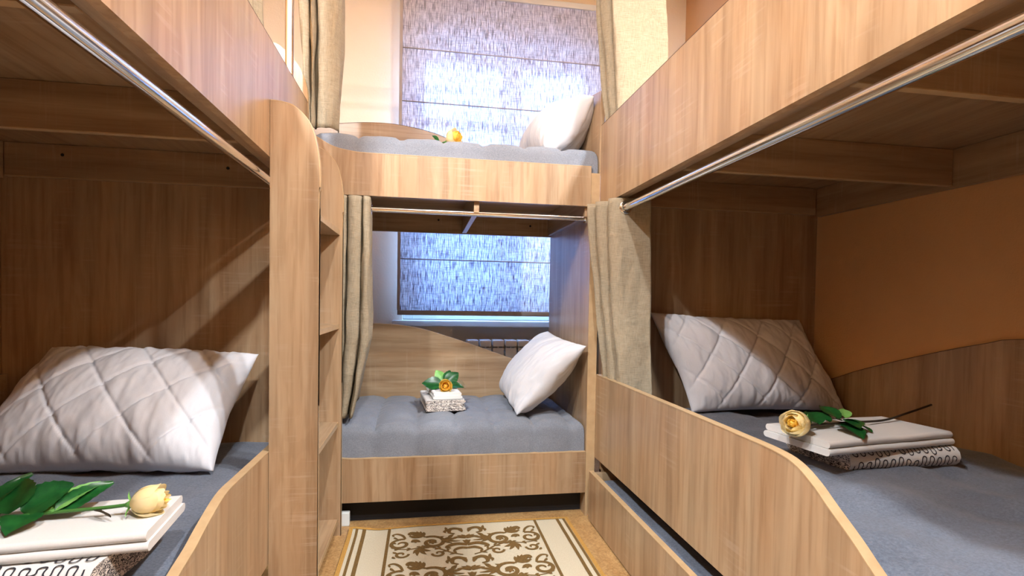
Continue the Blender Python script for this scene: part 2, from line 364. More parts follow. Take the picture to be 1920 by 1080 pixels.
# ------------------------------------------------------------------ bunk beds
PT = .020
def arc(cx, cy, r, a0, a1, n=10): return [(cx+r*math.cos(R(a0+(a1-a0)*i/n)), cy+r*math.sin(R(a0+(a1-a0)*i/n))) for i in range(n+1)]
def screw(par, x, y, z): obj('screw_hole', G().tube([(x, y+.002, z), (x, y-.0015, z)], .0055, 10), 'hole', par)
def side_bunk(side, name, label, zlow, lowprof, loc):
    b = thing(name, label, 'bunk bed', loc)
    sg = -1 if side == 'L' else 1
    xf = XL if side == 'L' else XR; xw = XWL+.006 if side == 'L' else XWR-.006
    def bx(a, bb, y0, y1, z0, z1, bev=.0015): return G().box((min(a, bb), y0, z0), (max(a, bb), y1, z1), bev)
    zu0, zu1 = 1.304, 1.638
    # upper front panel, rounded far top corner
    rr = .035
    top = [(YN, zu1)]+[(p[0], p[1]) for p in arc(YB-.001-rr, zu1-rr, rr, 90, 0, 8)]
    if side == 'R': top = [(YN, zu1), (YB-.001, zu1)]
    prof = [(YN, zu0)]+top+[(YB-.001, zu0)]
    fp = obj('upper_front_panel', G().prism(prof, 0, min(xf, xf+sg*PT), max(xf, xf+sg*PT)), 'oak_Z', b)
    obj('edge_band', G().strip(top, 0, min(xf, xf+sg*PT), max(xf, xf+sg*PT), .0025), 'seam', fp)
    obj('inner_rail_board', bx(xf+sg*(PT+.001), xf+sg*(PT+.024), YN+.02, YE-.02, zu0+.001, 1.42), 'oak_Y', b)
    obj('wall_rail_board', bx(xw-sg*.001, xw-sg*.024, YN+.02, YE-.02, 1.296, 1.42), 'oak_Y', b)
    obj('upper_deck', bx(xf+sg*(PT+.002), xw, YN+.02, YE-.002, 1.421, 1.438), 'oak_Y', b)
    xi, xo = xf+sg*(PT+.025), xw-sg*.026
    for yc in (1.462, .835, .21):
        cb = obj('cross_beam', bx(xi, xo, yc, yc+.018, 1.305, 1.42), 'oak_X', b)
        obj('edge_band', bx(xi, xo, yc-.0004, yc+.0184, 1.3025, 1.305, 0), 'edge', cb)
    eb = obj('cross_beam', bx(xi, xo, YE-.02, YE-.001, 1.308, 1.42), 'oak_X', b)
    obj('edge_band', bx(xi, xo, YE-.0205, YE-.001, 1.305, 1.308, 0), 'edge', eb)
    if side == 'L':
        screw(eb, -1.25, YE-.02, 1.385); screw(eb, -.715, YE-.02, 1.37)
    # far end panel
    if side == 'L':
        cur = catmull([(-.62, 1.85), (-.574, 1.847), (-.546, 1.838), (-.512, 1.808), (-.479, 1.771), (-.458, 1.724), (-.447, 1.675), (-.4455, 1.60)], 5)
        prof = [(xw, .0), (xw, 1.85)]+cur+[(-.4455, 0)]
        ep = obj('end_panel', G().prism(prof, 1, YE, YE+.018), 'oak_Z', b)
        obj('edge_band', G().strip([(xw, 1.85)]+cur, 1, YE, YE+.018, .0022), 'edge', ep)
    else:
        cur = catmull([(.74, 1.62), (.80, 1.64), (.95, 1.67), (1.2, 1.68), (xw, 1.68)], 4)
        ep = obj('end_panel', G().prism([(.737, 0)]+[(.737, 1.60)]+cur+[(xw, 0)], 1, YE, YE+.018), 'oak_Z', b)
        obj('edge_band', G().strip([(.737, .0), (.737, .2)], 1, YE, YE+.018, .001), 'edge', ep)
    obj('near_end_panel', bx(xf+sg*.001, xw, YN-.02, YN-.001, .0, 1.70), 'oak_Z', b)
    # lower front panel with dipping top edge
    ye = YE if side == 'L' else YB-.001
    lp = [p for p in lowprof if p[0] <= ye]
    lpn = obj('lower_front_panel', G().prism([(YN, zlow)]+lp+[(ye, zlow)], 0, min(xf, xf+sg*PT), max(xf, xf+sg*PT)), 'oak_Z', b)
    obj('edge_band', G().strip(lp, 0, min(xf-sg*.0008, xf+sg*(PT+.0008)), max(xf-sg*.0008, xf+sg*(PT+.0008)), .0022), 'edge', lpn, smooth=True, angle=40)
    zb = .20 if side == 'L' else .262
    obj('lower_deck', bx(xf+sg*(PT+.002), xw, YN+.001, YE-.001, zb, zb+.018), 'oak_Y', b)
    if side == 'L': obj('wall_side_board', bx(xw-sg*.018, xw, YN+.001, YE-.001, zb+.02, .62), 'oak_X', b)
    else:
        ws = catmull([(YN+.001, .80), (.5, .825), (.9, .832), (1.248, .814), (1.347, .794), (1.536, .741), (1.80, .655), (1.946, .598), (YE-.001, .555)], 5)
        wb = obj('wall_side_board', G().prism([(YN+.001, zb+.02)]+ws+[(YE-.001, zb+.02)], 0, xw-.018, xw), 'oak_Z', b)
        obj('edge_band', G().strip(ws, 0, xw-.0185, xw, .002), 'seam', wb)
    # chrome curtain rails
    xr = -.4735 if side == 'L' else .741; zr = 1.257 if side == 'L' else 1.262
    rl = obj('curtain_rail', G().tube([(xr, YN+.001, zr), (xr, YE-.001, zr)], .0135, 20), 'chrome', b, smooth=True, angle=40)
    obj('rail_flange', G().tube([(xr, YE-.012, zr), (xr, YE-.001, zr)], .024, 20), 'chrome', rl, smooth=True, angle=40)
    obj('rail_flange', G().tube([(xr, YN, zr), (xr, YN+.012, zr)], .024, 20), 'chrome', rl, smooth=True, angle=40)
    xu = -.4645 if side == 'L' else .742
    obj('upper_curtain_rail', G().tube([(xu, YN, 2.40), (xu, 2.14, 2.40)], .0135, 16), 'chrome', b, smooth=True, angle=40)
    if side == 'L': obj('upright_pole', G().tube([(xu-.014, 1.962, 1.44), (xu-.014, 1.962, ZC-.001)], .0145, 20), 'chrome', b, smooth=True, angle=40)
    else: obj('upright_pole', G().tube([(xu+.014, .3, 1.44), (xu+.014, .3, ZC-.001)], .0145, 20), 'chrome', b, smooth=True, angle=40)
    return b
lowL = catmull([(YN, .255), (.45, .258), (.65, .275), (.82, .315), (.95, .352), (1.04, .382), (1.11, .40), (1.148, .414), (1.209, .434), (1.254, .446), (1.30, .452), (1.38, .452), (1.6, .451), (YE, .451)], 4)
lowR = catmull([(YN, .345), (.3, .347), (.45, .358), (.56, .385), (.65, .425), (.72, .47), (.767, .505), (.822, .541), (.865, .570), (.915, .592), (.98, .600), (1.1, .601), (1.3, .601), (YB-.001, .598)], 4)
bunkL = side_bunk('L', 'bunk_bed', 'oak bunk bed on the left with the white quilted pillow and ladder beside it', .12, lowL, ((XL+XWL)/2, 1.07, 0))
bunkR = side_bunk('R', 'bunk_bed', 'oak bunk bed on the right above the pulled-out low drawer bed', .249, lowR, ((XR+XWR)/2, 1.07, 0))

# back bunk, across the room in front of the window
bb = thing('bunk_bed', 'oak bunk bed standing across the room in front of the window', 'bunk bed', (-.38, 2.46, 0))
XB0, XB1 = XWL+.006, .677
top = catmull([(XB0, 1.66), (-.9, 1.66), (-.65, 1.645), (-.50, 1.575), (-.418, 1.519), (-.353, 1.484), (-.284, 1.470), (-.232, 1.467), (-.1, 1.467), (XB1, 1.467)], 5)
p = obj('upper_front_panel', G().prism([(XB0, 1.303)]+top+[(XB1, 1.303)], 1, YB, YB+.018), 'oak_Z', bb)
obj('edge_band', G().strip(top, 1, YB-.0006, YB+.0186, .0022), 'edge', p, smooth=True, angle=40)
top = catmull([(XB0, .36), (-.8, .36), (-.55, .345), (-.42, .312), (-.34, .282), (-.29, .272), (-.2, .271), (0, .271), (XB1, .271)], 5)
p = obj('lower_front_panel', G().prism([(XB0, .099)]+top+[(XB1, .099)], 1, YB, YB+.018), 'oak_Z', bb)
obj('edge_band', G().strip(top, 1, YB-.0006, YB+.0186, .0022), 'edge', p, smooth=True, angle=40)
# right end panel: lower full board, upper board a little further out
g = G().box((XB1+.001, YB, 0), (.714, YF, 1.44), .001)
p = obj('end_panel', g, 'oak_Z', bb)
obj('edge_band', G().box((XB1+.0005, YB-.0016, 0), (.7155, YB-.0002, 1.44)), 'edge', p)
upc = catmull([(YB, 1.78), (2.2, 1.80), (2.35, 1.83), (2.55, 1.86), (YF, 1.86)], 4)
p = obj('upper_end_board', G().prism([(YB, 1.441)]+upc+[(YF, 1.441)], 0, .712, .730), 'oak_Z', bb)
obj('edge_band', G().strip(upc, 0, .7118, .7302, .002), 'edge', p)
obj('end_panel', G().box((XB0, YB+.019, 0), (XB0+.018, YF, 1.86), .001), 'oak_Z', bb)
zbm = 1.262
for (a, b_) in ((.192, .213), (-.45, -.43), (-1.0, -.98)):
    cb = obj('cross_beam', G().box((a, YB+.019, zbm), (b_, YF-.02, 1.38), .001), 'oak_Y', bb)
    obj('edge_band', G().box((a-.0003, YB+.019, zbm-.002), (b_+.0003, YF-.02, zbm)), 'edge', cb)
obj('side_beam', G().box((XB1-.019, YB+.019, zbm), (XB1, YF-.02, 1.38), .001), 'oak_Y', bb)
rb = obj('rear_beam', G().box((XB0+.02, YF-.019, 1.256), (XB1, YF-.001, 1.38), .001), 'oak_X', bb)
for x, z in ((.066, 1.325), (.238, 1.318), (.56, 1.312)): screw(rb, x, YF-.019, z)
obj('upper_deck', G().box((XB0+.02, YB+.019, 1.381), (XB1, YF-.001, 1.399)), 'oak_X', bb)
obj('lower_deck', G().box((XB0+.02, YB+.019, .155), (XB1, YF-.02, .173)), 'oak_X', bb)
lowb = catmull([(XB0+.02, .775), (-.8, .775), (-.45, .776), (-.285, .774), (-.155, .769), (-.017, .748), (.152, .698), (.296, .650), (.486, .583), (.60, .55), (XB1, .535)], 5)
p = obj('rear_board', G().prism([(XB0+.02, .10)]+lowb+[(XB1, .10)], 1, YF-.019, YF-.001), 'oak_X', bb)
obj('edge_band', G().strip(lowb, 1, YF-.0196, YF-.001, .002), 'edge', p, smooth=True, angle=40)
upb = catmull([(XB0+.02, 1.76), (-.8, 1.765), (-.6, 1.775), (-.457, 1.791), (-.326, 1.806), (-.192, 1.810), (-.07, 1.798), (.04, 1.776), (.12, 1.748), (.25, 1.69), (.4, 1.64), (.711, 1.62)], 5)
p = obj('rear_board', G().prism([(XB0+.02, 1.40)]+upb+[(.711, 1.40)], 1, YF-.019, YF-.001), 'oak_X', bb)
obj('edge_band', G().strip(upb, 1, YF-.0196, YF-.001, .002), 'seam', p, smooth=True, angle=40)
obj('underbed_shade', G().box((XB0+.02, 2.178, 0), (XB1, 2.196, .153)), 'black', bb)  # added black board, paints the dark gap and stops light leaking under the bed
obj('foot', G().box((-.318, 2.125, 0), (-.285, 2.15, .055), .004), 'wplastic', bb)
zr = 1.259
rl = obj('curtain_rail', G().tube([(-1.4, 2.152, zr), (XB1, 2.152, zr)], .0115, 20), 'chrome', bb, smooth=True, angle=40)
obj('rail_flange', G().tube([(XB1-.012, 2.152, zr), (XB1, 2.152, zr)], .021, 20), 'chrome', rl, smooth=True, angle=40)
obj('upper_curtain_rail', G().tube([(-.44, 2.135, 2.43), (.73, 2.135, 2.43)], .0115, 16), 'chrome', bb, smooth=True, angle=40)

# ladder between left bunk and back bunk
ld = thing('bunk_ladder', 'oak step ladder with round-topped side boards fixed to the left bunk', 'ladder', (XL+.07, 1.82, 0))
x0, x1 = XL+.001, -.3065
for (y0, zt) in ((1.604, 1.464), (2.045, 1.464)):
    cur = catmull([(x0, zt), (-.409, zt-.002), (-.380, zt-.011), (-.351, zt-.035), (-.331, zt-.064), (-.3175, zt-.108), (-.309, zt-.163), (x1, zt-.225), (x1, zt-.3)], 5)
    sb = obj('side_board', G().prism([(x0, .0)]+cur+[(x1, .0)], 1, y0, y0+.018), 'oak_Z', ld)
    obj('edge_band', G().strip(cur+[(x1, .0)], 1, y0-.0006, y0+.0186, .0022), 'edge', sb, smooth=True, angle=40)
for z in (1.138, .788, .418, .046):
    tr = obj('tread', G().box((x0, 1.623, z), (-.3185, 2.044, z+.018), .001), 'oak_Y', ld)
    obj('edge_band', G().box((-.3185, 1.623, z), (-.317, 2.044, z+.018)), 'edge', tr)
    obj('cleat', G().box((x0, 1.623, z-.075), (x0+.018, 2.044, z-.002), .001), 'oak_Y', ld)

# low drawer bed under the right bunk
dr = thing('trundle_drawer', 'low oak drawer bed half pulled out under the right bunk', 'drawer', (1.1, 1.08, 0))
fp = obj('front_panel', G().box((.678, .12, .006), (.696, 2.062, .204), .001), 'oak_Z', dr)
obj('edge_band', G().box((.6775, .12, .204), (.6965, 2.062, .2065)), 'edge', fp)
obj('end_board', G().box((.697, 2.044, .006), (1.5, 2.062, .20)), 'oak_X', dr)
obj('end_board', G().box((.697, .12, .006), (1.5, .138, .20)), 'oak_X', dr)
obj('back_board', G().box((1.482, .139, .006), (1.5, 2.043, .20)), 'oak_Y', dr)
obj('bottom_board', G().box((.697, .139, .02), (1.481, 2.043, .032)), 'oak_Y', dr)

# ------------------------------------------------------------------ mattresses
def mattress(lo, hi, z0, z1, label, crown=0, wob=.006, seam=None, seamax=0, seed=0, r=.05, n=(56, 90), puff=.0, cat='mattress', mat='grey_fleece'):
    g = G()
    def axis(a, b, k):
        e = [r*(1-math.cos(R(t))) for t in (0, 14, 28, 42, 56, 72, 90)]
        return [a+q for q in e]+[a+r+(b-a-2*r)*i/k for i in range(1, k)]+[b-q for q in e[::-1]]
    xs, ys = axis(lo[0], hi[0], n[0]), axis(lo[1], hi[1], n[1]); nx, ny = len(xs), len(ys)
    def top(x, y):
        d = min(x-lo[0], hi[0]-x, y-lo[1], hi[1]-y); z = z1
        if d < r: z -= r-math.sqrt(max(0, r*r-(r-d)**2))
        k = min(1, d/.12); cx = 1-((2*x-lo[0]-hi[0])/(hi[0]-lo[0]))**2; cy = 1-((2*y-lo[1]-hi[1])/(hi[1]-lo[1]))**2
        z += crown*cx*cy*k+wob*(.3+.7*k)*fbm((x+seed, y*1.0, seed*1.7), 4.5, 4)
        if seam:
            q = (x if seamax == 0 else y); f = ((q+seed*.013) % seam)-seam/2
            z += -.010*math.exp(-((seam/2-abs(f))/.012)**2)+puff*math.cos(math.pi*f/seam)
            z += puff*.55*fbm((x*1.2+seed, y*2.5, 2), 7, 3)
        return z
    vs = [(x, y, top(x, y)) for x in xs for y in ys]
    fs = [[i*ny+j, (i+1)*ny+j, (i+1)*ny+j+1, i*ny+j+1] for i in range(nx-1) for j in range(ny-1)]
    ring = [i*ny for i in range(nx)]+[(nx-1)*ny+j for j in range(1, ny)]+[i*ny+ny-1 for i in range(nx-2, -1, -1)]+[j for j in range(ny-2, 0, -1)]
    b = len(vs); levels = 4; cx, cy = (lo[0]+hi[0])/2, (lo[1]+hi[1])/2
    for L in range(1, levels+1):
        for q in ring:
            x, y, z = vs[q]; t = L/levels; bul = .006*math.sin(math.pi*t)
            s_ = 0
            if seam and abs(y-lo[1]) < 1e-6:
                f = ((x+seed*.013) % seam)-seam/2; s_ = .006*math.exp(-((seam/2-abs(f))/.010)**2)*(1-t*.3)
            wv = .003*fbm((x*2, y*2, t*2+seed), 6)
            vs.append((x+(0 if abs(x-lo[0]) > 1e-6 and abs(x-hi[0]) > 1e-6 else 0), y+(s_-bul+wv if abs(y-lo[1]) < 1e-6 else 0), z+(z0-z)*t))
    m_ = len(ring)
    for L in range(levels):
        for k in range(m_):
            a0 = ring[k] if L == 0 else b+(L-1)*m_+k; a1 = ring[(k+1) % m_] if L == 0 else b+(L-1)*m_+(k+1) % m_
            fs.append([a0, a1, b+L*m_+(k+1) % m_, b+L*m_+k])
    fs.append([b+(levels-1)*m_+k for k in range(m_)])
    g.add(vs, fs); o = obj('mattress', g, mat, smooth=True, angle=60)
    return tag(o, label, cat)
mattress((XWL+.03, YN+.01), (XL-.024, YE-.004), .219, .368, 'grey fleece-covered mattress of the lower bed beside the ladder', crown=.012, wob=.016, seed=1.3)
mattress((XR+.024, YN+.01), (XWR-.028, YE-.004), .281, .462, 'grey fleece-covered mattress of the right lower bed with the long-stemmed rose', crown=.016, wob=.022, seed=4.1)
mattress((XWL+.03, YB+.020), (XB1-.002, YF-.022), .174, .392, 'grey quilted mattress of the lower bed in front of the radiator', crown=.02, wob=.006, seam=.162, seed=2.2, r=.045, n=(130, 60), puff=.011, mat='grey_quilt')
mattress((XWL+.03, YB+.020), (.709, YF-.022), 1.400, 1.545, 'grey quilted mattress on the top bunk in front of the blind', crown=.015, wob=.006, seam=.166, seed=7.7, r=.04, n=(130, 60), puff=.006, mat='grey_quilt')
mattress((.699, .142), (1.478, 2.040), .034, .185, 'grey fleece-covered mattress inside the low drawer bed', wob=.008, seed=5.5)

# ------------------------------------------------------------------ pillows
def pillow(cs, th, label, quilt=.13, seed=0, n=(140, 110), flip=1, groove=.007, sag=0.0):
    TL, TR, BR, BL = [Vector(c) for c in cs]
    nr = ((TR-TL).cross(BL-TL)).normalized()*flip
    w = ((TR-TL).length+(BR-BL).length)/2; h = ((BL-TL).length+(BR-TR).length)/2; g = G()
    def pt(u, v, s):
        a, b = u*2-1, v*2-1
        a2 = a*(1-.055*(1-b*b)); b2 = b*(1-.06*(1-a*a))
        U, V = (a2+1)/2, (b2+1)/2
        P = TL*(1-U)*(1-V)+TR*U*(1-V)+BR*U*V+BL*(1-U)*V
        k = (max(0, 1-abs(a)**2.3)*max(0, 1-abs(b)**2.3))**.52
        x, y = a*w/2, b*h/2; t = k*th/2
        if quilt:
            for q in ((x+y*.9+seed)/quilt, (x-y*.9+seed*.6)/quilt):
                d = abs(q-round(q))*quilt; t += (-groove*math.exp(-(d/.006)**2)+.004*min(1, d/.05))*min(1, k*1.6)
        e = 1-k
        t += (.015*fbm((x*1.5+seed, y*.5, s), 9, 4)*(.4+e))*min(1, k*4)
        return P+nr*t*s+nr*.0
    g.grid(lambda u, v: pt(u, v, 1), *n); g.grid(lambda u, v: pt(u, v, -1), *n, flip=True)
    o = obj('pillow', g, 'cotton_white', smooth=True, recalc=False)
    bm = bmesh.new(); bm.from_mesh(o.data); bmesh.ops.remove_doubles(bm, verts=bm.verts, dist=1e-5); bmesh.ops.recalc_face_normals(bm, faces=bm.faces); bm.to_mesh(o.data); bm.free()
    return tag(o, label, 'pillow', 'white pillows on the beds')
pillow([(-1.235, 1.985, .722), (-.578, 1.97, .700), (-.605, 1.64, .388), (-1.31, 1.68, .392)], .25, 'white quilted pillow leaning on the end panel of the left lower bed', .185, .02)
pillow([(.915, 2.04, .866), (1.605, 2.035, .842), (1.690, 1.86, .475), (1.035, 1.89, .478)], .19, 'white diamond-quilted pillow leaning upright on the right lower bed', .165, .05)
pillow([(.625, 2.62, .752), (.660, 2.075, .722), (.395, 2.205, .412), (.40, 2.70, .43)], .20, 'cream-lit white pillow leaning at the right end of the bed by the radiator', 0, .3)
pillow([(.680, 2.64, 1.80), (.696, 2.150, 1.775), (.520, 2.27, 1.572), (.47, 2.70, 1.585)], .25, 'white pillow on the top bunk in front of the blind', 0, .7)

# ------------------------------------------------------------------ curtains
def curtain(sec_top, sec_bot, z0, z1, label, nz=46, seed=0, rings=(), zpow=1.0, band=True, mid=None):
    a, b = catmull([(*p, 0) for p in sec_top], 8), catmull([(*p, 0) for p in sec_bot], 8)
    mm = catmull([(*p, 0) for p in mid], 8) if mid else None
    n = len(a)-1; g = G()
    def fn(u, v):
        i = min(n, int(round(u*n))); t = v**zpow
        if mm: P = (Vector(a[i]).lerp(Vector(mm[i]), t*2) if t < .5 else Vector(mm[i]).lerp(Vector(b[i]), t*2-1))
        else: P = Vector(a[i]).lerp(Vector(b[i]), t)
        z = z1+(z0-z1)*v; k = min(1, v*4)
        P.x += k*.007*fbm((u*3+seed, 0, z*1.5), 3.0, 3); P.y += k*.007*fbm((u*3, seed+5, z*1.5), 3.0, 3)
        return (P.x, P.y, z)
    g.grid(fn, n, nz); o = obj('curtain', g, 'linen_beige', smooth=True, recalc=False)
    md = o.modifiers.new('cloth_thickness', 'SOLIDIFY'); md.thickness = .003; md.offset = 0
    tag(o, label, 'curtain', 'beige linen curtains')
    for (c, ax, R0) in rings:
        q = obj('eyelet_ring', G().torus(c, ax, R0, .0055), 'chrome', o, smooth=True)
    return o
def folds(center, amp, along, n, axis, skew=0.0):
    # zigzag section: along the rail in |axis|, swinging across it
    out = []; a0, a1 = along
    for i in range(n):
        t = i/(n-1); s = a0+(a1-a0)*t; c = center+(amp if i % 2 == 0 else -amp)
        out.append((s, c+skew*t) if axis == 0 else (c+skew*t, s))
    return out
# right lower curtain (rail along Y at x=.741): nearest fold faces the camera
curtain([(.840, 1.878), (.77, 1.882), (.700, 1.888), (.690, 1.925), (.76, 1.945), (.672, 1.965), (.668, 2.0), (.76, 2.015), (.655, 2.03), (.652, 2.045), (.75, 2.06)],
        [(.852, 1.86), (.80, 1.87), (.748, 1.885), (.746, 1.92), (.80, 1.94), (.747, 1.97), (.748, 2.0), (.80, 2.015), (.747, 2.03), (.748, 2.05), (.80, 2.07)],
        .485, 1.297, 'beige curtain bunched at the far end of the right lower bed', seed=1, rings=[((.741, 1.880, 1.262), (0, 1, .05), .021)], zpow=1.2)
# back lower curtain (rail along X at y=2.152)
curtain([(-.222, 2.225), (-.214, 2.16), (-.218, 2.105), (-.238, 2.10), (-.243, 2.17), (-.250, 2.105), (-.292, 2.098), (-.300, 2.17), (-.305, 2.105), (-.325, 2.1), (-.335, 2.17)],
        [(-.305, 2.56), (-.298, 2.34), (-.280, 2.16), (-.292, 2.140), (-.302, 2.26), (-.306, 2.15), (-.325, 2.138), (-.334, 2.22), (-.340, 2.15), (-.36, 2.138), (-.37, 2.2)],
        .428, 1.299, 'beige curtain gathered beside the ladder at the lower back bed', seed=2, rings=[((-.216, 2.152, 1.259), (1, 0, 0), .019)], zpow=1.5,
        mid=[(-.218, 2.235), (-.212, 2.17), (-.219, 2.120), (-.246, 2.115), (-.252, 2.18), (-.258, 2.12), (-.298, 2.112), (-.306, 2.18), (-.312, 2.12), (-.330, 2.112), (-.34, 2.17)])
# upper left curtain in front of the window wall
curtain([(-.325, 2.20), (-.328, 2.13), (-.345, 2.105), (-.39, 2.103), (-.415, 2.125), (-.42, 2.17), (-.43, 2.12), (-.44, 2.112), (-.447, 2.17), (-.455, 2.118), (-.485, 2.113), (-.49, 2.17)],
        [(-.352, 2.22), (-.350, 2.16), (-.362, 2.133), (-.39, 2.13), (-.415, 2.135), (-.43, 2.16), (-.432, 2.136), (-.438, 2.133), (-.442, 2.17), (-.446, 2.138), (-.455, 2.133), (-.46, 2.17)],
        1.560, 2.44, 'beige curtain beside the chrome pole over the left end of the top bunk', seed=3, zpow=2.2)
# upper right curtain behind the right upper panel
curtain([(.905, 1.93), (.82, 1.94), (.708, 1.955), (.700, 1.985), (.76, 2.0), (.688, 2.015), (.676, 2.05), (.76, 2.06), (.672, 2.075), (.668, 2.095), (.75, 2.10)],
        [(.925, 1.92), (.84, 1.93), (.755, 1.945), (.742, 1.975), (.79, 1.99), (.742, 2.005), (.742, 2.03), (.78, 2.04), (.742, 2.055), (.742, 2.07), (.78, 2.08)],
        1.53, 2.42, 'beige curtain hanging behind the top board of the right bunk', seed=4, zpow=1.6)
# curtain of the left upper bunk, just a strip in view
curtain([(-.50, 1.69), (-.478, 1.65), (-.52, 1.61), (-.478, 1.57), (-.52, 1.53), (-.478, 1.49), (-.52, 1.45), (-.49, 1.41)],
        [(-.50, 1.69), (-.480, 1.65), (-.52, 1.61), (-.480, 1.57), (-.52, 1.53), (-.480, 1.49), (-.52, 1.45), (-.49, 1.41)],
        1.50, 2.42, 'narrow strip of beige curtain above the top board of the left bunk', seed=5)

# ------------------------------------------------------------------ folded linen
def slab_prof(w, h, n=6):
    r = h/2*.96; pr = []
    for (cx, a0) in ((w/2-r, -90), (-w/2+r, 90)):
        for i in range(n+1):
            a = R(a0+180*i/n); pr.append((cx+r*math.cos(a), h/2+r*math.sin(a)*1.0))
    return pr
def place(loc, rz, tilt=0):
    M_ = Matrix.Translation(Vector(loc)) @ Matrix.Rotation(R(rz), 4, 'Z') @ Matrix.Rotation(R(tilt), 4, 'X')
    return lambda p: M_ @ Vector(p)
def folded(name, loc, rz, L, Wd, layers, lh, mat, endmat, label, cat, group, seed=0, printed=False, sag=.004):
    # layers of cloth folded along the long (local X) side; cross-section rounded at the folds
    f = place(loc, rz); root = thing(name, label, cat, loc, group)
    for k in range(layers):
        g = G(); pr = slab_prof(Wd-.006*(k % 2), lh); n = len(pr); nx = 14; z0 = k*lh*.97; ins = .004*((k*7) % 3)
        vs = []
        for i in range(nx+1):
            x = -L/2+ins+(L-2*ins)*i/nx
            for (y, z) in pr: vs.append(f((x, y+.002*fbm((x+seed, k, 0), 9), z0+z+sag*.5*fbm((x*2+seed, y*2, k), 6)*(.4 if z < lh/2 else 1)*(.2 if printed else 1))))
        fs = [[i*n+j, i*n+(j+1) % n, (i+1)*n+(j+1) % n, (i+1)*n+j] for i in range(nx) for j in range(n)]
        g.add(vs, fs, 0); g.add(vs[:n], [list(range(n))], 1); g.add(vs[-n:], [list(range(n))], 1)
        o = obj('fold_layer', g, [mat, endmat], root, smooth=True, angle=50)
    if printed:
        H = layers*lh; g = G()
        r = H/2+.0009; half = Wd/2
        def surf(x, s):
            # s runs from the middle of the top, round the front fold and underneath
            if s < half-r: return (x, -s, H+.0012)
            a = (s-(half-r))/r
            return (x, -(half-r)-(r+.0006)*math.sin(a), H/2+(r+.0003)*math.cos(a))
        smax = half-r+math.pi*r*.86
        sc_ = half-r+math.pi*r*.5; rows = [sc_+.008-i*.036 for i in range(int(sc_/.036))]
        for ri, s0 in enumerate(rows):
            per = .0039; amp = .0145*(1 if ri % 2 == 0 else .85); t = 0; pts = []; x = -L/2+.012
            N = int((L-.024)/per/ math.pi*22)
            for q in range(N+1):
                tt = q/22*math.pi*1.0; xx = -L/2+.012+per*(tt*1.0-.75*math.sin(2*tt))
                env = 1-.55*max(0, math.sin(tt*.17+ri*1.9))**4
                if xx > L/2-.01: break
                pts.append((xx, s0+amp*env*math.sin(tt)+.003*math.sin(tt*.3+ri)))
            wd = .0014; vs = []; 
            for i, p in enumerate(pts):
                q0, q1 = pts[max(0, i-1)], pts[min(len(pts)-1, i+1)]; d = Vector((q1[0]-q0[0], q1[1]-q0[1]))
                d = d.normalized() if d.length > 1e-9 else Vector((1, 0)); nr = Vector((-d.y, d.x))*wd
                for s_ in (1, -1):
                    sx, ss = p[0]+nr.x*s_, max(0, min(smax, p[1]+nr.y*s_)); vs.append(f(surf(sx, ss)))
            g.add(vs, [[i*2, i*2+1, i*2+3, i*2+2] for i in range(len(pts)-1)])
        pm = obj('squiggle_print', g, 'print_black', root, recalc=False)
    return root
GT, GS = 'towels with black squiggle print', 'folded white sheets'
zmR = .474; zmL = .380; zmB = .418
folded('folded_towel', (1.245, 1.285, zmR), 2, .345, .235, 1, .056, 'sheet_white', 'towel_end', 'folded towel with black squiggles on the right lower bed', 'towel', GT, 1, True)
folded('folded_sheet', (1.190, 1.268, zmR+.056), 8, .44, .215, 2, .019, 'sheet_white', 'sheet_white', 'folded white sheet under the long-stemmed rose on the right lower bed', 'sheet', GS, 2)
folded('folded_towel', (-.735, 1.075, zmL), -3, .38, .20, 1, .059, 'sheet_white', 'towel_end', 'folded towel with squiggle print on the left lower bed at the picture corner', 'towel', GT, 3, True)
folded('folded_sheet', (-.714, 1.097, zmL+.059), 6, .44, .20, 2, .018, 'sheet_white', 'sheet_white', 'folded white sheet under the leafy rose on the left lower bed', 'sheet', GS, 4)
folded('folded_towel', (.082, 2.425, zmB), 96, .28, .175, 3, .016, 'sheet_white', 'towel_end', 'small dark-printed folded towel on the bed in front of the radiator', 'towel', GT, 5)
folded('folded_sheet', (.090, 2.435, zmB+.049), 96, .27, .130, 2, .015, 'sheet_white', 'sheet_white', 'small folded white sheet under the rose on the bed by the radiator', 'sheet', GS, 6)

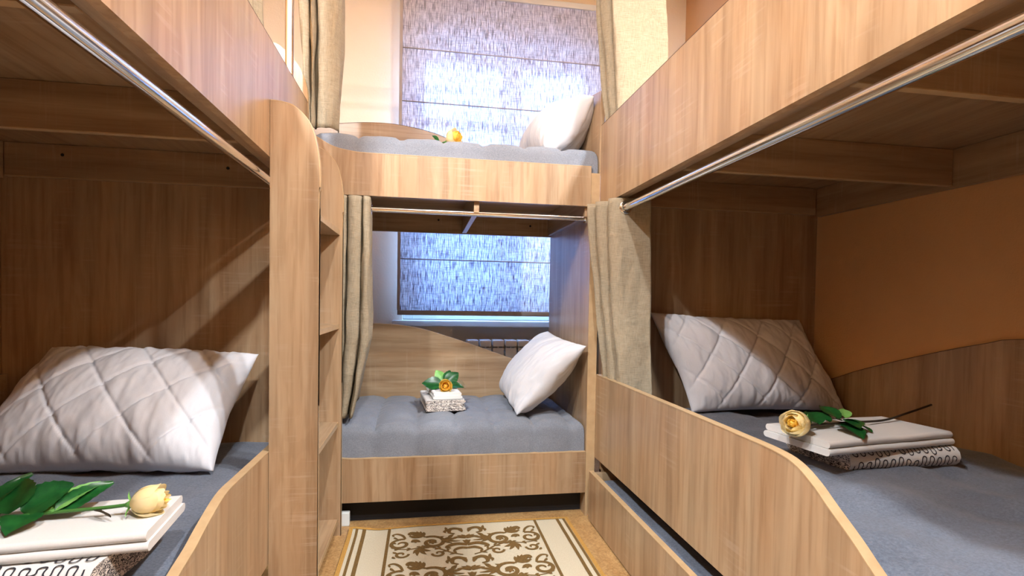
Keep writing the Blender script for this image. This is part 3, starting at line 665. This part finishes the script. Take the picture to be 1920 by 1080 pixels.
# ------------------------------------------------------------------ roses
def frame(dirv, upv):
    x = Vector(dirv).normalized(); z = (Vector(upv)-x*Vector(upv).dot(x)).normalized(); y = z.cross(x)
    return Matrix((x, y, z)).transposed()
def leaf_geo(base, dirv, upv, L, Wd, curl=.2, fold=.25):
    F = frame(dirv, upv); b = Vector(base); g = G()
    def fn(u, v):
        a = v*2-1; w = Wd/2*(math.sin(math.pi*min(1, u**.75*.98+.01))**.85)*(1+.05*math.sin(u*46)*abs(a))
        return b+F @ Vector((L*u*(1-.12*u*curl), a*w, fold*abs(a)*w*1.0-curl*L*u*u*.5+.03*L*math.sin(u*6+a*2)*abs(a)))
    g.grid(fn, 14, 6); return g
def rose(head, face, up, rad, ln, stem_pts, leaves, label, deep, srad=.003, wrap=None, dark_from=None):
    head = Vector(head); F = frame(face, up); rt = thing('rose', label, 'rose', head, 'yellow roses on the beds')
    def petal(th, wid, R0, L, flare, mat, h0=0, lean=0):
        g = G(); th += random.uniform(-.3, .3); L *= random.uniform(.92, 1.05); R0 *= random.uniform(.92, 1.08); lean += random.uniform(-.08, .1)
        def fn(u, v):
            a = v*2-1; hm = 1-.22*a*a-.06*abs(a); h = u*hm
            wv = math.sin(min(1, .25+u*.9)*math.pi*.62)**.8
            r = R0*(.16+.92*math.sin(min(1, h*1.5+.03)*math.pi*.5)**.6)*(1-lean*h*h*h)+flare*h**8*(1-.3*a*a)
            an = th+a*wid*wv
            return head+F @ Vector((h0-ln*.5+h*L, r*math.cos(an)+.0006*math.sin(9*a), r*math.sin(an)))
        g.grid(fn, 9, 8); o = obj('petal', g, mat, rt, smooth=True, recalc=False)
    dm = 'petal_deep'; pmm = 'petal_deep' if deep > .6 else 'petal_pale'
    for i in range(3): petal(i*2.1+.3, 1.25, rad*.36, ln*1.0, .0, dm if deep > .2 else 'petal_pale', .0, .35)
    for i in range(4): petal(i*1.57+.9, 1.15, rad*.52, ln*1.0, rad*.03, dm if deep > .35 else 'petal_pale', .0, .22)
    for i in range(5): petal(i*1.257+.5, .95, rad*.62, ln*.99, rad*.04, dm if deep > .6 else 'petal_pale', .0, .28)
    for i in range(3): petal(i*2.1+1.2, 1.2, rad*.22, ln*1.02, .0, dm, .0, .3)
    for i in range(4): petal(i*1.57+.2, 1.1, rad*.75, ln*.98, rad*.06, pmm, -.001, .24)
    for i in range(5): petal(i*1.257+.6, .95, rad*.95, ln*(.88+.03*(i%3)), rad*.16, 'petal_pale' if deep < .9 else pmm, -.002, .16)
    cp = [(-.30, .10), (-.15, .24), (.05, .30), (.22, .26), (.34, .15), (.39, .03)]
    obj('bud_core', G().tube([head+F @ Vector((ln*a_, 0, 0)) for a_, _ in cp], [rad*b_ for _, b_ in cp], 14), 'petal_deep', rt, smooth=True)
    base = head-F @ Vector((ln*.5, 0, 0))
    obj('calyx', G().tube([base-F @ Vector((.012, 0, 0)), base-F @ Vector((.004, 0, 0)), base+F @ Vector((.004, 0, 0))], [srad*1.2, rad*.26, rad*.30], 12), 'leaf_light', rt, smooth=True)
    for i in range(5):
        an = i*1.257; d = F @ Vector((-.5 if i % 2 else .35, math.cos(an), math.sin(an)))
        obj('sepal', leaf_geo(base, d, -(F @ Vector((1, 0, 0))), ln*.45, rad*.28, .5), 'leaf_light', rt, smooth=True, recalc=False)
    pts = catmull([base-F @ Vector((.006, 0, 0))]+[Vector(p) for p in stem_pts], 6)
    obj('stem', G().tube(pts, srad, 8), 'stem' if not dark_from else 'stem_dark', rt, smooth=True)
    for lf in leaves:
        bs, d, u, L, Wd, mt = lf[:6]; cu = lf[6] if len(lf) > 6 else .25
        obj('leaf', leaf_geo(bs, d, u, L, Wd, cu), mt, rt, smooth=True, recalc=False)
    return rt
# right lower bed: bud on the left, long dark stem to the right
zt = zmR+.056+.040
rose((.955, 1.212, zt+.026), (-.86, -.48, .22), (0, 0, 1), .036, .072,
     [(1.03, 1.245, zt+.012), (1.15, 1.27, zt+.010), (1.30, 1.30, zt+.006), (1.42, 1.345, zt+.012), (1.56, 1.385, zt+.030)],
     [((1.05, 1.245, zt+.014), (.25, .8, .28), (-.3, -.5, 1), .085, .055, 'leaf'), ((1.03, 1.25, zt+.012), (-.35, .9, .25), (0, -.5, 1), .075, .05, 'leaf'),
      ((1.15, 1.275, zt+.016), (-.25, -.72, .05), (-.1, -.4, 1), .105, .065, 'leaf', .1), ((1.16, 1.275, zt+.016), (.12, -1.0, -.02), (.4, -.4, 1), .085, .045, 'leaf', .3),
      ((1.12, 1.25, zt+.010), (-.25, -1.0, .05), (-.1, -.5, 1), .115, .062, 'leaf', .25), ((1.13, 1.27, zt+.02), (.15, .9, .35), (0, -.6, 1), .09, .05, 'leaf'),
      ((1.16, 1.28, zt+.022), (.55, .6, .4), (-.2, -.6, 1), .05, .034, 'leaf_light'), ((1.10, 1.265, zt+.014), (.0, 1.0, .22), (0, -.6, 1), .085, .05, 'leaf')],
     'yellow rose with a long dark stem lying on the right lower bed', .3, .0032, dark_from=1)
# left lower bed: bud on the right, leaves to the left
zt = zmL+.059+.036
rose((-.522, 1.110, zt+.026), (1, .10, .12), (0, 0, 1), .029, .062,
     [(-.60, 1.105, zt+.018), (-.70, 1.10, zt+.014), (-.82, 1.085, zt+.008), (-.92, 1.07, zt+.006)],
     [((-.70, 1.10, zt+.016), (.55, .75, .32), (-.2, -.6, 1), .10, .055, 'leaf_light', .1), ((-.68, 1.10, zt+.016), (.62, .85, .40), (.3, -.3, 1), .105, .05, 'leaf'),
      ((-.72, 1.10, zt+.014), (.10, -.75, .10), (0, .4, 1), .075, .06, 'leaf', .5), ((-.76, 1.10, zt+.016), (-.10, .3, .25), (0, -.9, .6), .085, .085, 'leaf', .2),
      ((-.74, 1.105, zt+.018), (.20, .10, .12), (.0, -.7, .8), .085, .07, 'leaf', .1), ((-.82, 1.09, zt+.012), (.45, .9, .55), (0, -.5, 1), .12, .045, 'leaf', .1),
      ((-.78, 1.10, zt+.014), (-.05, .85, .40), (0, -.6, 1), .09, .05, 'leaf'), ((-.84, 1.085, zt+.010), (.55, -.35, .02), (0, -.2, 1), .09, .05, 'leaf', .2),
      ((-.85, 1.085, zt+.012), (.10, .65, .15), (0, -.5, 1), .075, .05, 'leaf'), ((-.88, 1.08, zt+.010), (.6, .5, .12), (0, -.5, 1), .08, .045, 'leaf'),
      ((-.62, 1.107, zt+.016), (.7, -.45, -.05), (0, 0, 1), .055, .010, 'stem_dark', .1), ((-.66, 1.105, zt+.016), (-.5, .7, .3), (0, -.5, 1), .07, .04, 'leaf')],
     'pale yellow rose with dark green leaves on the left lower bed', .1, .0034)
# back lower bed: bud facing the camera, stem going back
zt = zmB+.049+.030
rose((.095, 2.335, zt+.022), (-.05, -1, .25), (0, 0, 1), .029, .05,
     [(.095, 2.42, zt+.018), (.10, 2.50, zt+.022), (.10, 2.57, zt+.028)],
     [((.085, 2.40, zt+.016), (-1, .10, .18), (0, -.7, .7), .10, .07, 'leaf', .3), ((.10, 2.43, zt+.02), (.6, .2, .5), (.2, -.8, .5), .085, .06, 'leaf', .4),
      ((.10, 2.45, zt+.02), (.35, .5, .75), (.2, -.8, .3), .075, .05, 'leaf', .3), ((.09, 2.46, zt+.02), (-.45, .4, .7), (-.1, -.8, .3), .075, .05, 'leaf_light', .2),
      ((.11, 2.41, zt+.014), (.9, -.1, .05), (.1, -.6, .8), .075, .045, 'leaf', .5)],
     'deep yellow rose facing the room on the small towel by the radiator', 1.0, .003)
# cellophane sleeve around that rose
g = G()
def cel(u, v):
    a = R(-25+230*v); r = .018+.062*u; return (.095+r*1.15*math.cos(a), 2.60-.26*u, zt+.010+max(-.004, (.012+.052*u)*math.sin(a)*.9+.004*math.sin(9*v*6)))
g.grid(cel, 14, 26)
tag(obj('cellophane_wrap', g, 'cello', smooth=True, recalc=False), 'clear cellophane sleeve around the rose on the bed by the radiator', 'wrap')
# top bunk: bud just above the mattress edge
zt = 1.556
rose((.112, 2.235, zt+.030), (.75, -.62, .25), (0, 0, 1), .034, .062,
     [(.05, 2.27, zt+.012), (-.03, 2.33, zt+.008), (-.16, 2.42, zt+.006)],
     [((.055, 2.265, zt+.012), (-.5, -.5, .40), (.2, -.8, .6), .05, .034, 'leaf'), ((.03, 2.28, zt+.012), (-.8, .2, .15), (0, -.6, .8), .06, .035, 'leaf')],
     'yellow rose lying at the edge of the top bunk mattress', .75, .003)

# ------------------------------------------------------------------ rug
RX0, RX1, RY0, RY1 = -.275, .592, .35, 2.085
rg = thing('rug', 'cream rug with brown scrollwork lying in the aisle', 'rug', (.16, 1.2, 0))
def rz(x, y): 
    e = max(0, 1-(RY1-y)/.05); s = max(0, 1-abs(x-RX0-.02)/.09)
    return .0065+.010*e*s+.001*fbm((x, y, 0), 7)
rug_y = lambda x, y: y-.018*math.exp(-((x-RX0-.10)/.10)**2)*max(0, 1-(RY1-y)/.3)
g = G(); nx, ny = 60, 60
g.grid(lambda u, v: (RX0+(RX1-RX0)*u, rug_y(RX0+(RX1-RX0)*u, RY0+(RY1-RY0)*v**.6), rz(RX0+(RX1-RX0)*u, RY0+(RY1-RY0)*v**.6)), nx, ny)
ro = obj('woven_field', g, 'rug_cream', rg, smooth=True, recalc=False)
md = ro.modifiers.new('thick', 'SOLIDIFY'); md.thickness = .005; md.offset = -1
def rline(xa, xb, mat, name, dz=.0012, y0=RY0, y1=RY1, nys=60, nxs=2):
    g = G(); g.grid(lambda u, v: (xa+(xb-xa)*u, rug_y(xa+(xb-xa)*u, y0+(y1-y0)*v), rz(xa+(xb-xa)*u, y0+(y1-y0)*v)+dz), nxs, nys)
    return obj(name, g, mat, rg, smooth=True, recalc=False)
for a, b_ in ((-.252, -.242), (-.226, -.212), (-.130, -.119), (.447, .458), (.541, .554), (.569, .579)): rline(a, b_, 'rug_brown', 'border_stripe')
rline(RX0-.003, RX1+.003, 'rug_gold', 'bound_edge', .0016, RY1-.011, RY1+.003, 3, 60)
rline(RX0-.003, RX0+.012, 'rug_gold', 'bound_edge', .0016); rline(RX1-.012, RX1+.003, 'rug_gold', 'bound_edge', .0016)
# scrollwork: tapered strokes and leaf shapes, mirrored about the middle of the field
cxm = .164; g = G()
def P3(x, y): return (x, rug_y(x, y), rz(x, y)+.0013)
def stroke(pts, w0, w1, belly=1.0):
    for mir in (1, -1):
        n = len(pts); vs = []
        for i, p in enumerate(pts):
            q0, q1 = pts[max(0, i-1)], pts[min(n-1, i+1)]; d = Vector((q1[0]-q0[0], q1[1]-q0[1]))
            d = d.normalized() if d.length > 1e-9 else Vector((1, 0)); t = i/(n-1)
            w = 1.35*(w0+(w1-w0)*t)*(1+belly*math.sin(math.pi*t)); nr = Vector((-d.y, d.x))*w/2
            for s_ in (1, -1): vs.append(P3(cxm+mir*(p[0]+nr.x*s_), p[1]+nr.y*s_))
        g.add(vs, [[i*2, i*2+1, i*2+3, i*2+2] for i in range(n-1)])
def spiral(cx, cy, r0, a0, turns, sgn=1, n=26, k=.18):
    return [(cx+r0*(1-(1-k)*i/n)*math.cos(R(a0+sgn*360*turns*i/n)), cy+r0*(1-(1-k)*i/n)*math.sin(R(a0+sgn*360*turns*i/n))) for i in range(n+1)]
def leafs(x, y, a, L, w):
    d = (math.cos(R(a)), math.sin(R(a))); c = .25*L
    pts = [(x+d[0]*L*t-d[1]*c*math.sin(math.pi*t)*.5, y+d[1]*L*t+d[0]*c*math.sin(math.pi*t)*.5) for t in [i/8 for i in range(9)]]
    stroke(pts, .002, .0015, w/.002)
PER = .235
def leafy(pts, step, L, w, sides=(1, -1)):
    for i in range(step, len(pts)-1, step):
        d = (pts[i+1][0]-pts[i-1][0], pts[i+1][1]-pts[i-1][1]); a = math.degrees(math.atan2(d[1], d[0]))
        for sd in sides: leafs(pts[i][0], pts[i][1], a+sd*42, L*(1-.4*i/len(pts)), w)
for k in range(7):
    y0 = 2.045-k*PER
    # large C scroll with inner curl
    sp = spiral(.125, y0-.115, .050, 60, 1.35, 1); stroke(sp, .010, .006, .5); leafy(sp[:14], 3, .026, .006, (-1,))
    leafy(catmull([(.02, y0-.225), (.06, y0-.205), (.10, y0-.172), (.15, y0-.150), (.205, y0-.160), (.262, y0-.150)], 6), 4, .024, .006)
    stroke(catmull([(.02, y0-.225), (.06, y0-.205), (.10, y0-.172), (.15, y0-.150), (.205, y0-.160), (.262, y0-.150)], 6), .004, .003, .5)
    leafy(catmull([(.262, y0-.02), (.268, y0-.07), (.272, y0-.13), (.262, y0-.19), (.27, y0-.23)], 6), 4, .026, .007, (-1,))
    for a in (0, 60, 120, 180, 240, 300): leafs(.125, y0-.115, a+20, .018, .006)
    for a in (90, 150, 210, 270): leafs(.075, y0-.02, a, .026, .008)
    stroke(catmull([(.150, y0-.072), (.170, y0-.050), (.185, y0-.030), (.205, y0-.022), (.214, y0-.035), (.205, y0-.045)], 5), .006, .005, .5)
    stroke(spiral(.240, y0-.115, .042, 110, 1.3, -1), .009, .005, .5)
    stroke(catmull([(.225, y0-.075), (.235, y0-.045), (.255, y0-.025), (.272, y0-.03), (.268, y0-.045)], 5), .006, .004, .5)
    # acanthus leaves fanning from the scroll
    for a, L in ((200, .065), (170, .06), (140, .05), (230, .05)): leafs(.085, y0-.095, a, L, .010)
    for a, L in ((60, .055), (90, .05), (120, .05), (30, .04)): leafs(.178, y0-.075, a, L, .010)
    # flower heads between scrolls
    for a in (50, 70, 90, 110, 130): leafs(.185, y0-.060, a, .045, .011)
    stroke(catmull([(.160, y0-.050), (.172, y0-.066), (.185, y0-.070), (.198, y0-.066), (.210, y0-.050)], 5), .005, .005, .4)
    for a in (235, 270, 305): leafs(.185, y0-.085, a, .028, .011)
    # centre palmettes
    for a in (20, 45, 70): leafs(.004, y0-.100, a, .05-.0002*a, .010)
    stroke(catmull([(.012, y0-.020), (.040, y0-.008), (.058, y0-.018), (.060, y0-.045), (.040, y0-.055)], 5), .011, .005, .6)
    leafs(.012, y0-.045, 60, .05, .012); leafs(.045, y0-.06, 300, .04, .010)
    stroke(catmull([(.0, y0-.150), (.035, y0-.140), (.062, y0-.150), (.075, y0-.165), (.060, y0-.172)], 5), .012, .005, .7)
    stroke(catmull([(.0, y0-.175), (.025, y0-.172), (.045, y0-.185), (.052, y0-.2)], 5), .010, .004, .7)
    for a in (60, 90): leafs(.0, y0-.140, a, .03, .012)
    # lower sprays
    for a, L in ((250, .05), (285, .055), (310, .045), (215, .04)): leafs(.165, y0-.160, a, L, .011)
    leafs(.165, y0-.165, 95, .03, .018)
    stroke(spiral(.235, y0-.195, .026, 180, 1.1, 1, 18), .007, .004, .5); stroke(spiral(.105, y0-.205, .024, 0, 1.1, -1, 18), .007, .004, .5)
obj('scroll_motifs', g, 'rug_brown', rg, recalc=False)['kind'] = 'stuff'
